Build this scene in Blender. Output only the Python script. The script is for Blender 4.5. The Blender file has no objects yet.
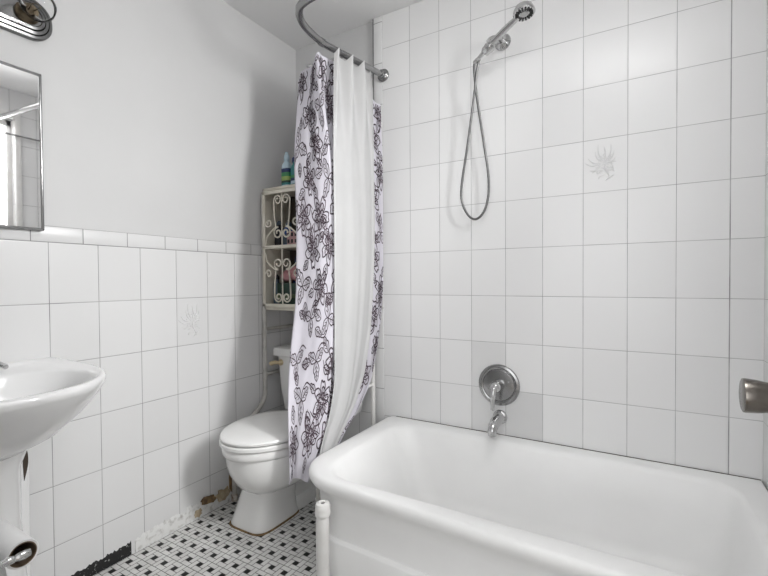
import bpy, bmesh, math, random
from mathutils import Vector, Matrix
import numpy as np

random.seed(7)
PI = math.pi
SC = bpy.context.scene
COL = SC.collection

# ------------------------------------------------------------------ materials
class NT:
    """small expression helper on a node tree"""
    def __init__(s, mat):
        s.t = mat.node_tree; s.n = s.t.nodes; s.l = s.t.links
    def m(s, op, a, b=None, c=None):
        nd = s.n.new('ShaderNodeMath'); nd.operation = op
        for i, v in enumerate((a, b, c)):
            if v is None: continue
            if isinstance(v, (int, float)): nd.inputs[i].default_value = v
            else: s.l.new(v, nd.inputs[i])
        return nd.outputs[0]
    def add(s, a, b): return s.m('ADD', a, b)
    def sub(s, a, b): return s.m('SUBTRACT', a, b)
    def mul(s, a, b): return s.m('MULTIPLY', a, b)
    def div(s, a, b): return s.m('DIVIDE', a, b)
    def mn(s, a, b): return s.m('MINIMUM', a, b)
    def mx(s, a, b): return s.m('MAXIMUM', a, b)
    def lt(s, a, b): return s.m('LESS_THAN', a, b)
    def gt(s, a, b): return s.m('GREATER_THAN', a, b)
    def ab(s, a): return s.m('ABSOLUTE', a)
    def pos(s):
        g = s.n.new('ShaderNodeNewGeometry'); x = s.n.new('ShaderNodeSeparateXYZ')
        s.l.new(g.outputs['Position'], x.inputs[0]); return x.outputs, g.outputs['Position']
    def noise(s, vec, scale, detail=3, rough=.5):
        nd = s.n.new('ShaderNodeTexNoise'); nd.inputs['Scale'].default_value = scale
        nd.inputs['Detail'].default_value = detail; nd.inputs['Roughness'].default_value = rough
        if vec is not None: s.l.new(vec, nd.inputs['Vector'])
        return nd.outputs[0]
    def ramp(s, f, a, b):
        nd = s.n.new('ShaderNodeMapRange'); nd.inputs[1].default_value = a; nd.inputs[2].default_value = b
        s.l.new(f, nd.inputs[0]); return nd.outputs[0]
    def mix(s, f, a, b):
        nd = s.n.new('ShaderNodeMix'); nd.data_type = 'RGBA'
        if isinstance(f, (int, float)): nd.inputs[0].default_value = f
        else: s.l.new(f, nd.inputs[0])
        for i, v in ((6, a), (7, b)):
            if isinstance(v, tuple): nd.inputs[i].default_value = (*v, 1)
            else: s.l.new(v, nd.inputs[i])
        return nd.outputs[2]
    def bump(s, h, strength=.2, dist=.002):
        nd = s.n.new('ShaderNodeBump'); nd.inputs['Strength'].default_value = strength
        nd.inputs['Distance'].default_value = dist; s.l.new(h, nd.inputs['Height']); return nd.outputs[0]

def principled(name, color, rough=.5, metal=0, coat=0, **kw):
    m = bpy.data.materials.new(name); m.use_nodes = True
    p = m.node_tree.nodes['Principled BSDF']
    p.inputs['Base Color'].default_value = (*color, 1)
    p.inputs['Roughness'].default_value = rough; p.inputs['Metallic'].default_value = metal
    p.inputs['Coat Weight'].default_value = coat; p.inputs['Coat Roughness'].default_value = .08
    for k, v in kw.items(): p.inputs[k].default_value = v
    return m, p, NT(m)

def mottled(name, c1, c2, scale, rough=.5, metal=0, bump=0, bscale=None, coat=0, lo=.35, hi=.65):
    m, p, N = principled(name, c1, rough, metal, coat)
    _, P = N.pos()
    f = N.ramp(N.noise(P, scale, 4), lo, hi)
    N.l.new(N.mix(f, c1, c2), p.inputs['Base Color'])
    if bump:
        N.l.new(N.bump(N.noise(P, bscale or scale * 3, 3), bump, .002), p.inputs['Normal'])
    return m

def g(v): return (v, v, v)

def tile_material(name, axis, u0, pw, v0, ph, base=.74, patches=(), uoff=0, strong=None, grout=(.16,.16,.16), gw=.0012):
    """glazed square tiles; axis = world axis running along the wall"""
    m, p, N = principled(name, g(base), .3, **{'Specular IOR Level': .35})
    (X, Y, Z), P = N.pos()
    U = X if axis == 'x' else Y
    u = N.div(N.sub(U, u0), pw); v = N.div(N.sub(Z, v0), ph)
    fu = N.m('FRACT', u); fv = N.m('FRACT', v)
    du = N.mul(N.mn(fu, N.sub(1, fu)), pw); dv = N.mul(N.mn(fv, N.sub(1, fv)), ph)
    if strong is not None:
        ds = N.sub(N.ab(N.sub(U, strong)), .0007); du = N.mn(du, N.mx(ds, 0))
    d = N.mn(du, dv)
    gm = N.sub(1, N.ramp(d, gw * .5, gw + .0008))
    iu = N.m('FLOOR', u); iv = N.m('FLOOR', v)
    cmb = N.n.new('ShaderNodeCombineXYZ'); N.l.new(iu, cmb.inputs[0]); N.l.new(iv, cmb.inputs[1])
    wn = N.n.new('ShaderNodeTexWhiteNoise'); wn.noise_dimensions = '3D'; N.l.new(cmb.outputs[0], wn.inputs[0])
    col = N.mix(wn.outputs[0], g(base * .975), g(base * 1.02))
    for (a, b, tone) in patches:
        inu = N.lt(N.ab(N.sub(iu, a)), .4); inv = N.lt(N.ab(N.sub(iv, b)), .4)
        col = N.mix(N.mul(inu, inv), col, g(tone))
    gn = N.ramp(N.noise(P, 9, 3), .3, .7)
    gcol = N.mix(gn, grout, tuple(c * 2.1 for c in grout))
    col = N.mix(gm, col, gcol)
    N.l.new(col, p.inputs['Base Color'])
    N.l.new(N.add(.26, N.mul(gm, .6)), p.inputs['Roughness'])
    h1 = N.noise(P, 7, 1); edge = N.ramp(d, 0, .006)
    h = N.add(N.mul(h1, .8), N.mul(edge, .35))
    N.l.new(N.bump(h, .35, .003), p.inputs['Normal'])
    return m

TW, TH = .152, .2031           # wall tile
YL, XB, ZT = -1.1959, .5777, 1.18   # grid origins: left wall, back wall, top of the tile field
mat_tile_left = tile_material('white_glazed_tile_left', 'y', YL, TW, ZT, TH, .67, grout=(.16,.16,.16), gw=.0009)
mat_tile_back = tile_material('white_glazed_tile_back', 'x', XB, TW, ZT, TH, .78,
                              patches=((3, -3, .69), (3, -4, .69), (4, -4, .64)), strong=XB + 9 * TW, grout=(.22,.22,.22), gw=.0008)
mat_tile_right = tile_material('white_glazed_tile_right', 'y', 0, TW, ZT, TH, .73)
mat_cap = tile_material('white_cap_tile', 'y', YL + TW * .68, TW, ZT, .054, .65, grout=(.12,.12,.12))
mat_trim_col = tile_material('white_edge_tile', 'x', .3, 1.0, ZT + .135, TH, .73, grout=(.12,.12,.12))

def floor_material():
    m, p, N = principled('basketweave_mosaic', g(.7), .4, **{'Specular IOR Level': .25})
    (X, Y, Z), P = N.pos()
    s = .0609; c = s / 3
    cx = N.mul(N.m('FRACT', N.div(N.sub(X, .0365 - 1.5 * c), s)), 3)
    cy = N.mul(N.m('FRACT', N.div(N.sub(Y, -.851 - 1.5 * c), s)), 3)
    big = 10
    d = N.mn(N.mn(cx, N.sub(3, cx)), N.mn(cy, N.sub(3, cy)))
    d = N.mn(d, N.add(N.ab(N.sub(cx, 2)), N.mul(N.lt(cy, 1), big)))
    d = N.mn(d, N.add(N.ab(N.sub(cy, 1)), N.mul(N.lt(cx, 1), big)))
    d = N.mn(d, N.add(N.ab(N.sub(cx, 1)), N.mul(N.gt(cy, 2), big)))
    d = N.mn(d, N.add(N.ab(N.sub(cy, 2)), N.mul(N.gt(cx, 2), big)))
    gm = N.sub(1, N.ramp(d, .03, .085))
    dot = N.mul(N.lt(N.ab(N.sub(cx, 1.5)), .5), N.lt(N.ab(N.sub(cy, 1.5)), .5))
    n = N.ramp(N.noise(P, 14, 4), .35, .7)
    white = N.mix(n, (.60,.595,.58), (.74,.735,.72))
    col = N.mix(dot, white, g(.003))
    col = N.mix(gm, col, N.mix(n, (.05,.048,.045), (.13,.125,.12)))
    N.l.new(col, p.inputs['Base Color'])
    N.l.new(N.add(.38, N.mul(gm, .4)), p.inputs['Roughness'])
    N.l.new(N.bump(d, .25, .002), p.inputs['Normal'])
    return m
mat_floor = floor_material()

mat_plaster = mottled('painted_plaster', g(.575), g(.555), 2.5, .55, bump=.08, bscale=60)
mat_ceiling = mottled('ceiling_paint', g(.79), g(.76), 2, .7, bump=.05, bscale=40)
mat_hall = mottled('hall_paint', g(.75), g(.72), 2, .7)
mat_hall_floor = mottled('hall_floor_wood', (.42,.36,.30), (.36,.30,.25), 6, .5)
mat_enamel = mottled('tub_enamel', (.85,.85,.845), (.825,.825,.82), 5, .38)
mat_ceramic = mottled('vitreous_china', (.82,.82,.81), (.79,.79,.78), 5, .12, coat=.3)
mat_basin = mottled('basin_china', (.78,.78,.78), (.75,.75,.75), 5, .12, coat=.3)
mat_seat = mottled('toilet_seat_plastic', (.82,.82,.81), (.80,.80,.79), 5, .22)
mat_whitepaint = mottled('white_gloss_paint', (.76,.755,.74), (.70,.69,.67), 18, .35, bump=.1)
mat_cream = mottled('cream_enamel_metal', (.70,.67,.59), (.62,.585,.50), 12, .4)
mat_leg = mottled('cream_worn_metal', (.52,.51,.48), (.42,.405,.38), 25, .45)
mat_rust = mottled('rusted_cream_metal', (.62,.59,.54), (.16,.09,.05), 45, .6, lo=.42, hi=.6)
mat_cab_shade = mottled('cabinet_inside_shade', (.085,.07,.055), (.06,.05,.04), 8, .7)  # dark brown carries the shade inside the cabinet
mat_chrome, _, _ = principled('chrome', g(.58), .10, 1)
mat_chrome_dark, _, _ = principled('dull_chrome', g(.34), .2, 1)
mat_plate, _, _ = principled('tarnished_chrome_plate', g(.22), .22, 1)
mat_steel, _, _ = principled('dark_steel_hose', g(.17), .3, 1)
mat_brushed = mottled('brushed_nickel', (.22,.20,.18), (.17,.155,.14), 40, .26, metal=1)
mat_brass = mottled('tarnished_brass', (.20,.16,.11), (.07,.055,.04), 30, .3, metal=1)
mat_black, _, _ = principled('black_rubber', g(.02), .4)
mat_dark, _, _ = principled('dark_gap', (.045,.03,.02), .7)
mat_edge_strip = mottled('dark_grey_strip', g(.16), g(.24), 30, .7)
mat_mirror, _, _ = principled('mirror_silver', g(.86), .02, 1)
mat_card = mottled('cardboard', (.17,.12,.08), (.12,.085,.055), 60, .8)
mat_paper = mottled('tissue_paper', g(.78), g(.74), 30, .9, bump=.1)
mat_beige = mottled('yellowed_plastic', (.62,.52,.34), (.55,.45,.28), 20, .4)
mat_tar = mottled('black_adhesive', (.006,.006,.006), (.45,.45,.43), 90, .6, bump=.6, lo=.62, hi=.70)
mat_cement = mottled('cracked_white_cement', (.70,.70,.69), (.42,.41,.39), 55, .8, bump=.6, lo=.5, hi=.75)
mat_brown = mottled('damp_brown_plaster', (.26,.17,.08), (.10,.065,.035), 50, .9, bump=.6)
mat_tan = mottled('tan_plaster', (.50,.42,.30), (.34,.27,.18), 50, .9, bump=.6)
mat_relief_shade = mottled('relief_shade_grey', g(.62), g(.70), 60, .3)  # shading of the white relief put into its grey colour

def pane_material(name, tint=(1,1,1), ior=1.45):
    m = bpy.data.materials.new(name); m.use_nodes = True
    t = m.node_tree; t.nodes.clear()
    o = t.nodes.new('ShaderNodeOutputMaterial'); mx = t.nodes.new('ShaderNodeMixShader')
    tr = t.nodes.new('ShaderNodeBsdfTransparent'); gl = t.nodes.new('ShaderNodeBsdfGlossy')
    tr.inputs[0].default_value = (*tint, 1); gl.inputs['Roughness'].default_value = .03
    fr = t.nodes.new('ShaderNodeFresnel'); fr.inputs[0].default_value = ior
    t.links.new(fr.outputs[0], mx.inputs[0]); t.links.new(tr.outputs[0], mx.inputs[1])
    t.links.new(gl.outputs[0], mx.inputs[2]); t.links.new(mx.outputs[0], o.inputs[0])
    return m
mat_pane = pane_material('window_glass')
mat_bulbglass = pane_material('clear_bulb_glass', (.97,.97,.97), 1.15)

def cloth_material(name, c1, c2, trans):
    m, p, N = principled(name, c1, .9)
    _, P = N.pos()
    col = N.mix(N.ramp(N.noise(P, 6, 3), .3, .7), c1, c2)
    N.l.new(col, p.inputs['Base Color'])
    wv = N.n.new('ShaderNodeTexWave'); wv.inputs['Scale'].default_value = 160; wv.bands_direction = 'Z'
    N.l.new(N.bump(wv.outputs[1], .05, .001), p.inputs['Normal'])
    tl = N.n.new('ShaderNodeBsdfTranslucent'); N.l.new(col, tl.inputs[0])
    mx = N.n.new('ShaderNodeMixShader'); mx.inputs[0].default_value = trans
    N.l.new(p.outputs[0], mx.inputs[1]); N.l.new(tl.outputs[0], mx.inputs[2])
    N.l.new(mx.outputs[0], N.n['Material Output'].inputs[0])
    return m
mat_floral = cloth_material('floral_cloth', (.69,.67,.73), (.65,.63,.69), .2)
mat_ink = cloth_material('floral_ink', (.045,.03,.04), (.09,.065,.08), .05)
mat_wash = cloth_material('floral_wash', (.50,.47,.53), (.42,.39,.45), .2)
mat_liner = cloth_material('white_cloth', (.66,.66,.655), (.63,.63,.63), .25)

def plain(name, c, rough=.4, metal=0): return mottled(name, c, tuple(x * .85 for x in c), 20, rough, metal)

# ------------------------------------------------------------------ mesh builder
def cr(pts, n=8, closed=False):
    """Catmull-Rom through points"""
    P = [Vector(p) for p in pts]; out = []
    N = len(P); segs = N if closed else N - 1
    for i in range(segs):
        if closed: p0, p1, p2, p3 = P[(i-1) % N], P[i], P[(i+1) % N], P[(i+2) % N]
        else: p0, p1, p2, p3 = P[max(i-1, 0)], P[i], P[i+1], P[min(i+2, N-1)]
        for k in range(n):
            t = k / n
            out.append(.5 * ((2*p1) + (p2-p0)*t + (2*p0-5*p1+4*p2-p3)*t*t + (3*p1-p0-3*p2+p3)*t**3))
    if not closed: out.append(P[-1])
    return out

class MB:
    def __init__(s): s.v = []; s.f = []; s.mi = []
    def add(s, vs, fs, mi=0):
        b = len(s.v); s.v += [tuple(v) for v in vs]
        s.f += [tuple(i + b for i in f) for f in fs]; s.mi += [mi] * len(fs); return s
    def loft(s, rings, cap0=True, cap1=True, mi=0, closed=True):
        n = len(rings[0]); vs = [p for r in rings for p in r]; fs = []
        for i in range(len(rings) - 1):
            for j in range(n if closed else n - 1):
                k = (j + 1) % n
                fs.append((i*n+j, i*n+k, (i+1)*n+k, (i+1)*n+j))
        if cap0: fs.append(tuple(range(n))[::-1])
        if cap1: fs.append(tuple((len(rings)-1)*n + j for j in range(n)))
        return s.add(vs, fs, mi)
    def tube(s, path, r, n=10, closed=False, mi=0, caps=True):
        P = [Vector(p) for p in path]; N = len(P)
        R = r if isinstance(r, (list, tuple)) else [r] * N
        T = []
        for i in range(N):
            a = P[(i-1) % N] if closed else P[max(i-1, 0)]; b = P[(i+1) % N] if closed else P[min(i+1, N-1)]
            d = (b - a); T.append(d.normalized() if d.length > 1e-9 else Vector((0,0,1)))
        up = Vector((0,0,1)) if abs(T[0].z) < .9 else Vector((1,0,0))
        nrm = (up - T[0] * up.dot(T[0])).normalized(); rings = []
        for i in range(N):
            nrm = (nrm - T[i] * nrm.dot(T[i])).normalized(); bi = T[i].cross(nrm)
            rings.append([P[i] + R[i] * (math.cos(2*PI*k/n) * nrm + math.sin(2*PI*k/n) * bi) for k in range(n)])
        if closed: rings.append(rings[0])
        return s.loft(rings, caps and not closed, caps and not closed, mi)
    def lathe(s, prof, o, ax, n=32, mi=0, caps=True):
        """prof = [(radius, distance along axis)]"""
        o = Vector(o); ax = Vector(ax).normalized()
        u = ax.orthogonal().normalized(); w = ax.cross(u)
        rings = [[o + ax*h + max(r, 1e-5)*(math.cos(2*PI*k/n)*u + math.sin(2*PI*k/n)*w) for k in range(n)] for r, h in prof]
        return s.loft(rings, caps, caps, mi)
    def box(s, x0, x1, y0, y1, z0, z1, bev=0, seg=2, mi=0):
        bm = bmesh.new(); bmesh.ops.create_cube(bm, size=1)
        for v in bm.verts:
            v.co = (x0 + (x1-x0)*(v.co.x+.5), y0 + (y1-y0)*(v.co.y+.5), z0 + (z1-z0)*(v.co.z+.5))
        if bev: bmesh.ops.bevel(bm, geom=bm.edges[:], offset=bev, segments=seg, profile=.5, affect='EDGES')
        bm.verts.index_update()
        s.add([v.co.copy() for v in bm.verts], [[v.index for v in f.verts] for f in bm.faces], mi); bm.free(); return s
    def sphere(s, c, r, n=16, sc=(1,1,1), mi=0):
        rings = []
        for i in range(1, n):
            a = PI * i / n
            rings.append([(c[0] + sc[0]*r*math.sin(a)*math.cos(2*PI*k/n), c[1] + sc[1]*r*math.sin(a)*math.sin(2*PI*k/n), c[2] - sc[2]*r*math.cos(a)) for k in range(n)])
        return s.loft(rings, True, True, mi)
    def build(s, name, mats, parent=None, sharp=38, origin=None):
        if not isinstance(mats, (list, tuple)): mats = [mats]
        off = Vector((0,0,0))
        if parent is not None: off = WORLD[parent.name]
        elif origin is not None: off = Vector(origin)
        me = bpy.data.meshes.new(name)
        me.from_pydata([tuple(Vector(v) - off) for v in s.v], [], s.f)
        for m in mats: me.materials.append(m)
        for p, i in zip(me.polygons, s.mi): p.material_index = i; p.use_smooth = True
        bm = bmesh.new(); bm.from_mesh(me)
        bmesh.ops.recalc_face_normals(bm, faces=bm.faces[:]); bm.to_mesh(me); bm.free()
        me.set_sharp_from_angle(angle=math.radians(sharp)); me.update()
        o = bpy.data.objects.new(name, me); COL.objects.link(o)
        if parent is not None: o.parent = parent; WORLD[o.name] = off.copy()
        else: o.location = off; WORLD[o.name] = off.copy()
        return o
WORLD = {}

def tag(o, label, cat, group=None):
    o['label'] = label; o['category'] = cat
    if group: o['group'] = group
    return o
def thing(name, label, cat, loc, group=None):
    o = bpy.data.objects.new(name, None); COL.objects.link(o)
    o.empty_display_size = .05; o.location = loc; WORLD[o.name] = Vector(loc)
    return tag(o, label, cat, group)
def struct(o): o['kind'] = 'structure'; return o

# ------------------------------------------------------------------ the room
XR, YF, HC = 2.036, -1.70, 2.36      # right wall, front wall, ceiling
struct(MB().box(-.1, XR + .12, YF - .1, .1, -.06, 0).build('floor', mat_floor))
struct(MB().box(-.1, XR + .12, YF - .1, .1, HC, HC + .06).build('ceiling', mat_ceiling))
# left wall: plaster core with a tiled wainscot on it
WL = struct(MB().box(-.1, -.002, YF - .1, .1, 0, HC).build('wall_left', mat_plaster))
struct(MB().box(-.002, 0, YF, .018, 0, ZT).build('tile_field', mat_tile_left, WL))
struct(MB().box(-.002, .0015, YF, .018, ZT, 1.234, .001).build('trim_1', mat_cap))
# back wall
WB = struct(MB().box(-.002, XR + .12, .018, .1, 0, HC).build('wall_back', mat_plaster))
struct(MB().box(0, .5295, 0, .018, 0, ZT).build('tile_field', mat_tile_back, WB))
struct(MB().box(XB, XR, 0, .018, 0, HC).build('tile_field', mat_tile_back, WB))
struct(MB().box(0, .5295, -.001, .018, ZT, 1.234, .0015).build('trim_2', mat_cap))
struct(MB().box(.530, XB, -.003, .018, 0, HC, .002).build('trim_3', mat_trim_col))
struct(MB().box(.5245, .5305, -.0045, .018, 1.236, HC - .004).build('edge_strip', mat_edge_strip, WB))  # dark grey strip along the left edge of the trim column
# right wall with the window opening
WY0, WY1, WZ0, WZ1 = -.90, -.585, 1.12, 2.16
wr = MB()
wr.box(XR, XR + .12, YF - .1, WY0, 0, HC); wr.box(XR, XR + .12, WY1, .006, 0, HC)
wr.box(XR, XR + .12, WY0, WY1, 0, WZ0); wr.box(XR, XR + .12, WY0, WY1, WZ1, HC)
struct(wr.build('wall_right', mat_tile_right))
# front wall with the doorway the picture is taken through
DX0, DX1, DH = 1.06, 1.93, 2.04
wf = MB()
wf.box(-.006, DX0, YF - .1, YF, 0, HC); wf.box(DX1, XR, YF - .1, YF, 0, HC); wf.box(DX0, DX1, YF - .1, YF, DH, HC)
struct(wf.build('wall_front', mat_plaster))
dt = MB()
dt.box(DX0 - .07, DX0, YF, YF + .014, 0, DH + .07, .003); dt.box(DX0, DX1 + .02, YF, YF + .014, DH, DH + .07, .003)
struct(dt.build('trim_4', mat_whitepaint))
# hall behind the doorway
hl = MB()
hl.box(.2, 2.9, -3.1, YF - .1, -.06, 0)
struct(hl.build('floor_hall', mat_hall_floor))
hl = MB()
hl.box(.2, 2.9, -3.2, -3.1, 0, .5); hl.box(.2, 2.9, -3.2, -3.1, 2.1, HC)
hl.box(.2, .8, -3.2, -3.1, .5, 2.1); hl.box(2.5, 2.9, -3.2, -3.1, .5, 2.1)  # opening added in the unseen back wall for the fill lamp
struct(hl.build('wall_hall', mat_hall))
hs = MB()
hs.box(.1, .2, -3.2, YF - .1, 0, HC); hs.box(2.9, 3.0, -3.2, YF - .1, 0, HC)
struct(hs.build('wall_hall_side', mat_hall))
struct(MB().box(.1, 3.0, -3.2, YF - .1, HC, HC + .06).build('ceiling_hall', mat_hall))

# window in the right wall
w = MB()
cw = .05
w.box(XR - .012, XR, WY1, WY1 + .035, WZ0 - .03, WZ1 + cw, .003); w.box(XR - .012, XR, WY0 - .035, WY0, WZ0 - .03, WZ1 + cw, .003)
w.box(XR - .012, XR, WY0, WY1, WZ1, WZ1 + cw, .003); w.box(XR - .03, XR + .11, WY0, WY1, WZ0 - .02, WZ0, .003)
WIN = struct(w.build('window_1', mat_whitepaint))
f = MB()
x0, x1 = XR + .045, XR + .085
f.box(x0, x1, WY0, WY0 + .03, WZ0, WZ1, .003); f.box(x0, x1, WY1 - .03, WY1, WZ0, WZ1, .003)
f.box(x0, x1, WY0, WY1, WZ0, WZ0 + .04, .003); f.box(x0, x1, WY0, WY1, WZ1 - .04, WZ1, .003); pass
struct(f.build('window_frame', mat_whitepaint, WIN))
struct(MB().box(XR + .063, XR + .067, WY0 + .02, WY1 - .02, WZ0 + .02, WZ1 - .02).build('window_pane', mat_pane, WIN))

# ------------------------------------------------------------------ worn foot of the left wall
def ragged(y0, y1, top, depth, seed, bottom=0., step=.006):
    """an irregular strip standing along the left wall"""
    rnd = random.Random(seed); n = max(4, int((y1 - y0) / step)); mb = MB(); rows = []
    for i in range(n + 1):
        t = i / n; y = y0 + (y1 - y0) * t
        h = top(t) * (1 + .22 * (rnd.random() - .5))
        d = depth * (.75 + .5 * rnd.random())
        rows.append([(0, y, bottom), (d, y, bottom), (d * .8, y, bottom + (h - bottom) * .8), (0, y, h)])
    return mb.loft(rows, True, True)
base = struct(ragged(-.93, -.20, lambda t: .05 + .012 * math.sin(9 * t) + .018 * (t > .3), .005, 3).build('baseboard_left', mat_cement))
ragged(-1.25, -.945, lambda t: .036 + .014 * t, .003, 5).build('exposed_adhesive', mat_tar, base)
def patch(cy, cz, ry, rz, th, seed):
    rnd = random.Random(seed); mb = MB(); n = 18
    R = [.65 + .5 * rnd.random() for _ in range(n)]
    rings = []
    for k, x in ((1, .001), (1, th), (.7, th * 1.3)):
        rings.append([(x, cy + ry*k*R[j]*math.cos(2*PI*j/n), max(.002, cz + rz*k*R[j]*math.sin(2*PI*j/n))) for j in range(n)])
    return mb.loft(rings)
patch(-.600, .060, .042, .022, .0075, 4).build('exposed_plaster', mat_brown, base)
patch(-.655, .024, .020, .020, .0070, 14).build('exposed_plaster', mat_tan, base)
patch(-.52, .050, .05, .03, .0070, 9).build('exposed_plaster', mat_tan, base)
patch(-.47, .10, .016, .07, .0072, 12).build('exposed_plaster', mat_brown, base)

# relief sprigs moulded on two tiles
def sprig(place, seed, flip=1):
    rnd = random.Random(seed); mb = MB()
    def stroke(pts, r=.0022):
        P = cr([place(flip * a, b) for a, b in pts], 5); n = len(P)
        mb.tube(P, [r * (.35 + .65 * math.sin(PI * min(max(i / (n-1), .06), .94))) for i in range(n)], 6)
    stroke([(.018,-.062), (.010,-.045), (-.002,-.020), (.004,.005)], .003)
    stroke([(.030,-.05), (.016,-.056), (.002,-.068)], .003)
    for (a, l, b) in ((104, .070, .2), (90, .058, -.2), (72, .066, -.25), (120, .048, .3), (55, .050, -.3), (152, .050, .3), (168, .056, .35), (30, .034, -.3), (200, .040, .4), (8, .03, .3)):
        t = math.radians(a); ox, oy = -.004 + .012*math.cos(t), -.006 + .012*math.sin(t)
        ex, ey = ox + l*math.cos(t), oy + l*math.sin(t); mx_, my_ = (ox+ex)/2 - b*l*.5*math.sin(t), (oy+ey)/2 + b*l*.5*math.cos(t)
        stroke([(ox, oy), (mx_, my_), (ex, ey)])
    for k in range(30):
        cx, cy = rnd.uniform(-.026, .024), rnd.uniform(-.036, .030); r = rnd.uniform(.003, .007); a0 = rnd.uniform(0, 6)
        stroke([(cx + r*math.cos(a0 + q), cy + r*math.sin(a0 + q)) for q in (0, 1.2, 2.4, 3.6)], .0018)
    stroke([(-.006,-.03), (-.030,-.026), (-.045,-.034)]); stroke([(0,-.035), (.022,-.030), (.034,-.036)]); stroke([(0,-.045), (-.02,-.052), (-.02,-.060)])
    return mb
struct(sprig(lambda a, b: (1.566 + a, -.0008, 1.492 + b), 2).build('tile_relief', mat_relief_shade, WB))
struct(sprig(lambda a, b: (.0008, -.664 + a, .876 + b), 5).build('tile_relief', mat_relief_shade, WL))

# ------------------------------------------------------------------ bathtub
def rrect(x0, x1, y0, y1, z, rad, n=10):
    """rounded rectangle ring; rad = (front-left, front-right, back-right, back-left)"""
    pts = []
    for (cx, cy, a0, r) in ((x0, y0, 180, rad[0]), (x1, y0, 270, rad[1]), (x1, y1, 0, rad[2]), (x0, y1, 90, rad[3])):
        r = max(r, .002)
        ox = cx + r if cx == x0 else cx - r; oy = cy + r if cy == y0 else cy - r
        for k in range(n + 1):
            a = math.radians(a0 + 90 * k / n); pts.append((ox + r*math.cos(a), oy + r*math.sin(a), z))
    return pts
TX0, TX1, TY0, TY1, TZ = .606, 2.030, -.742, -.005, .374
tub = thing('bathtub', 'white enamelled bathtub with rounded corner along the tiled back wall', 'bathtub', (1.3, -.38, 0))
def ring(i, z, r): return [(x, y*(.970 + .055*(x - .606)), z_) for x, y, z_ in rrect(TX0 + i, TX1, TY0 + i, TY1, z, (r + .06, .004, .004, .02))]
sh = MB()
sh.loft([ring(.020, .0, .10), ring(.020, .160, .10), ring(.023, .166, .10), ring(.036, .170, .09), ring(.037, .176, .09), ring(.036, .27, .09),
         ring(.033, .298, .09), ring(.022, .316, .10), ring(.010, .328, .105), ring(.003, .338, .11), ring(0, .348, .11), ring(0, .358, .11), ring(.003, .366, .11), ring(.008, .3715, .105), ring(.018, TZ, .10),
         rrect(.690, 1.965, -.688, -.060, TZ, (.13, .10, .10, .10)), rrect(.703, 1.955, -.676, -.070, TZ - .006, (.13, .10, .10, .10)),
         rrect(.715, 1.948, -.665, -.080, TZ - .022, (.13, .10, .10, .10)), rrect(.76, 1.93, -.645, -.10, .24, (.13, .10, .10, .10)),
         rrect(.82, 1.91, -.615, -.125, .11, (.13, .10, .10, .10)), rrect(.86, 1.88, -.58, -.16, .07, (.13, .10, .10, .10)),
         rrect(.93, 1.82, -.52, -.22, .058, (.11, .09, .09, .09))], True, True)
sh.build('tub_shell', mat_enamel, tub, 50)
ck = MB()
ck.tube([(TX0 + .04, -.003, TZ - .0005), (1.3, -.003, TZ), (TX1, -.003, TZ - .0005)], .0022, 8)
ck.build('caulk_line', mat_dark, tub)
dr = MB(); dr.lathe([(.001, 0), (.03, 0), (.032, .003), (.028, .005), (.001, .005)], (1.16, -.37, .058), (0,0,1), 20)
dr.build('drain', mat_chrome, tub)

# white capped pipe post at the tub's corner
px_, py_ = .806, -.783
post = thing('pipe_post', 'white painted pipe stub with small capped hole, standing at the tub corner', 'pipe', (px_, py_, 0))
q = MB()
q.lathe([(.020, 0), (.020, .300)], (px_, py_, 0), (0,0,1), 24); q.build('pipe', mat_whitepaint, post)
q = MB(); q.lathe([(.020, .292), (.0245, .297), (.0255, .306), (.0235, .312), (.0245, .316), (.0245, .326), (.021, .334), (.012, .338), (.008, .336), (.007, .330), (.001, .330)], (px_, py_, 0), (0,0,1), 28)
q.build('cap', mat_whitepaint, post)
q = MB(); q.lathe([(.0065, .3305), (.0065, .3325), (.001, .3325)], (px_, py_, 0), (0,0,1), 14); q.build('cap_hole', mat_black, post)

# ------------------------------------------------------------------ toilet
TCX = .300
toi = thing('toilet', 'white toilet with closed lid and worn base beside the left wall', 'toilet', (TCX, -.4, 0))
def egg(yf, yb, hw, z, n=48, p=2.0, cx=TCX, yc=None, pb=None):
    """egg outline: front at yf (negative), back at yb"""
    yc = (yf*.45 + yb*.55) if yc is None else yc; pts = []
    for k in range(n):
        a = 2*PI*k/n; c, s_ = math.cos(a), math.sin(a)
        e = 2/(p if s_ < 0 else (pb or p))
        x = hw * math.copysign(abs(c)**e, c); yy = math.copysign(abs(s_)**e, s_)
        pts.append((cx + x, yc + (yy*(yb-yc) if s_ > 0 else yy*(yc-yf)), z))
    return pts
b = MB()
b.loft([egg(-.620, -.36, .106, 0, p=4.5, cx=.247), egg(-.622, -.36, .108, .012, p=4.5, cx=.247), egg(-.614, -.37, .102, .03, p=4.5, cx=.249), egg(-.602, -.38, .095, .09, p=4, cx=.257), egg(-.592, -.37, .088, .150, p=3.4, cx=.266), egg(-.591, -.37, .088, .153, p=3.2, cx=.267),
        egg(-.596, -.34, .092, .156, p=2.6, cx=.272), egg(-.630, -.30, .128, .178, p=2.2, cx=.284), egg(-.664, -.27, .154, .210, cx=.294), egg(-.692, -.25, .171, .255, cx=.300), egg(-.706, -.24, .178, .300), egg(-.712, -.24, .180, .334),
        egg(-.714, -.24, .178, .338), egg(-.722, -.24, .184, .344), egg(-.725, -.24, .186, .350), egg(-.725, -.24, .186, .372), egg(-.720, -.24, .182, .378), egg(-.67, -.27, .14, .378)])
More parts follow.
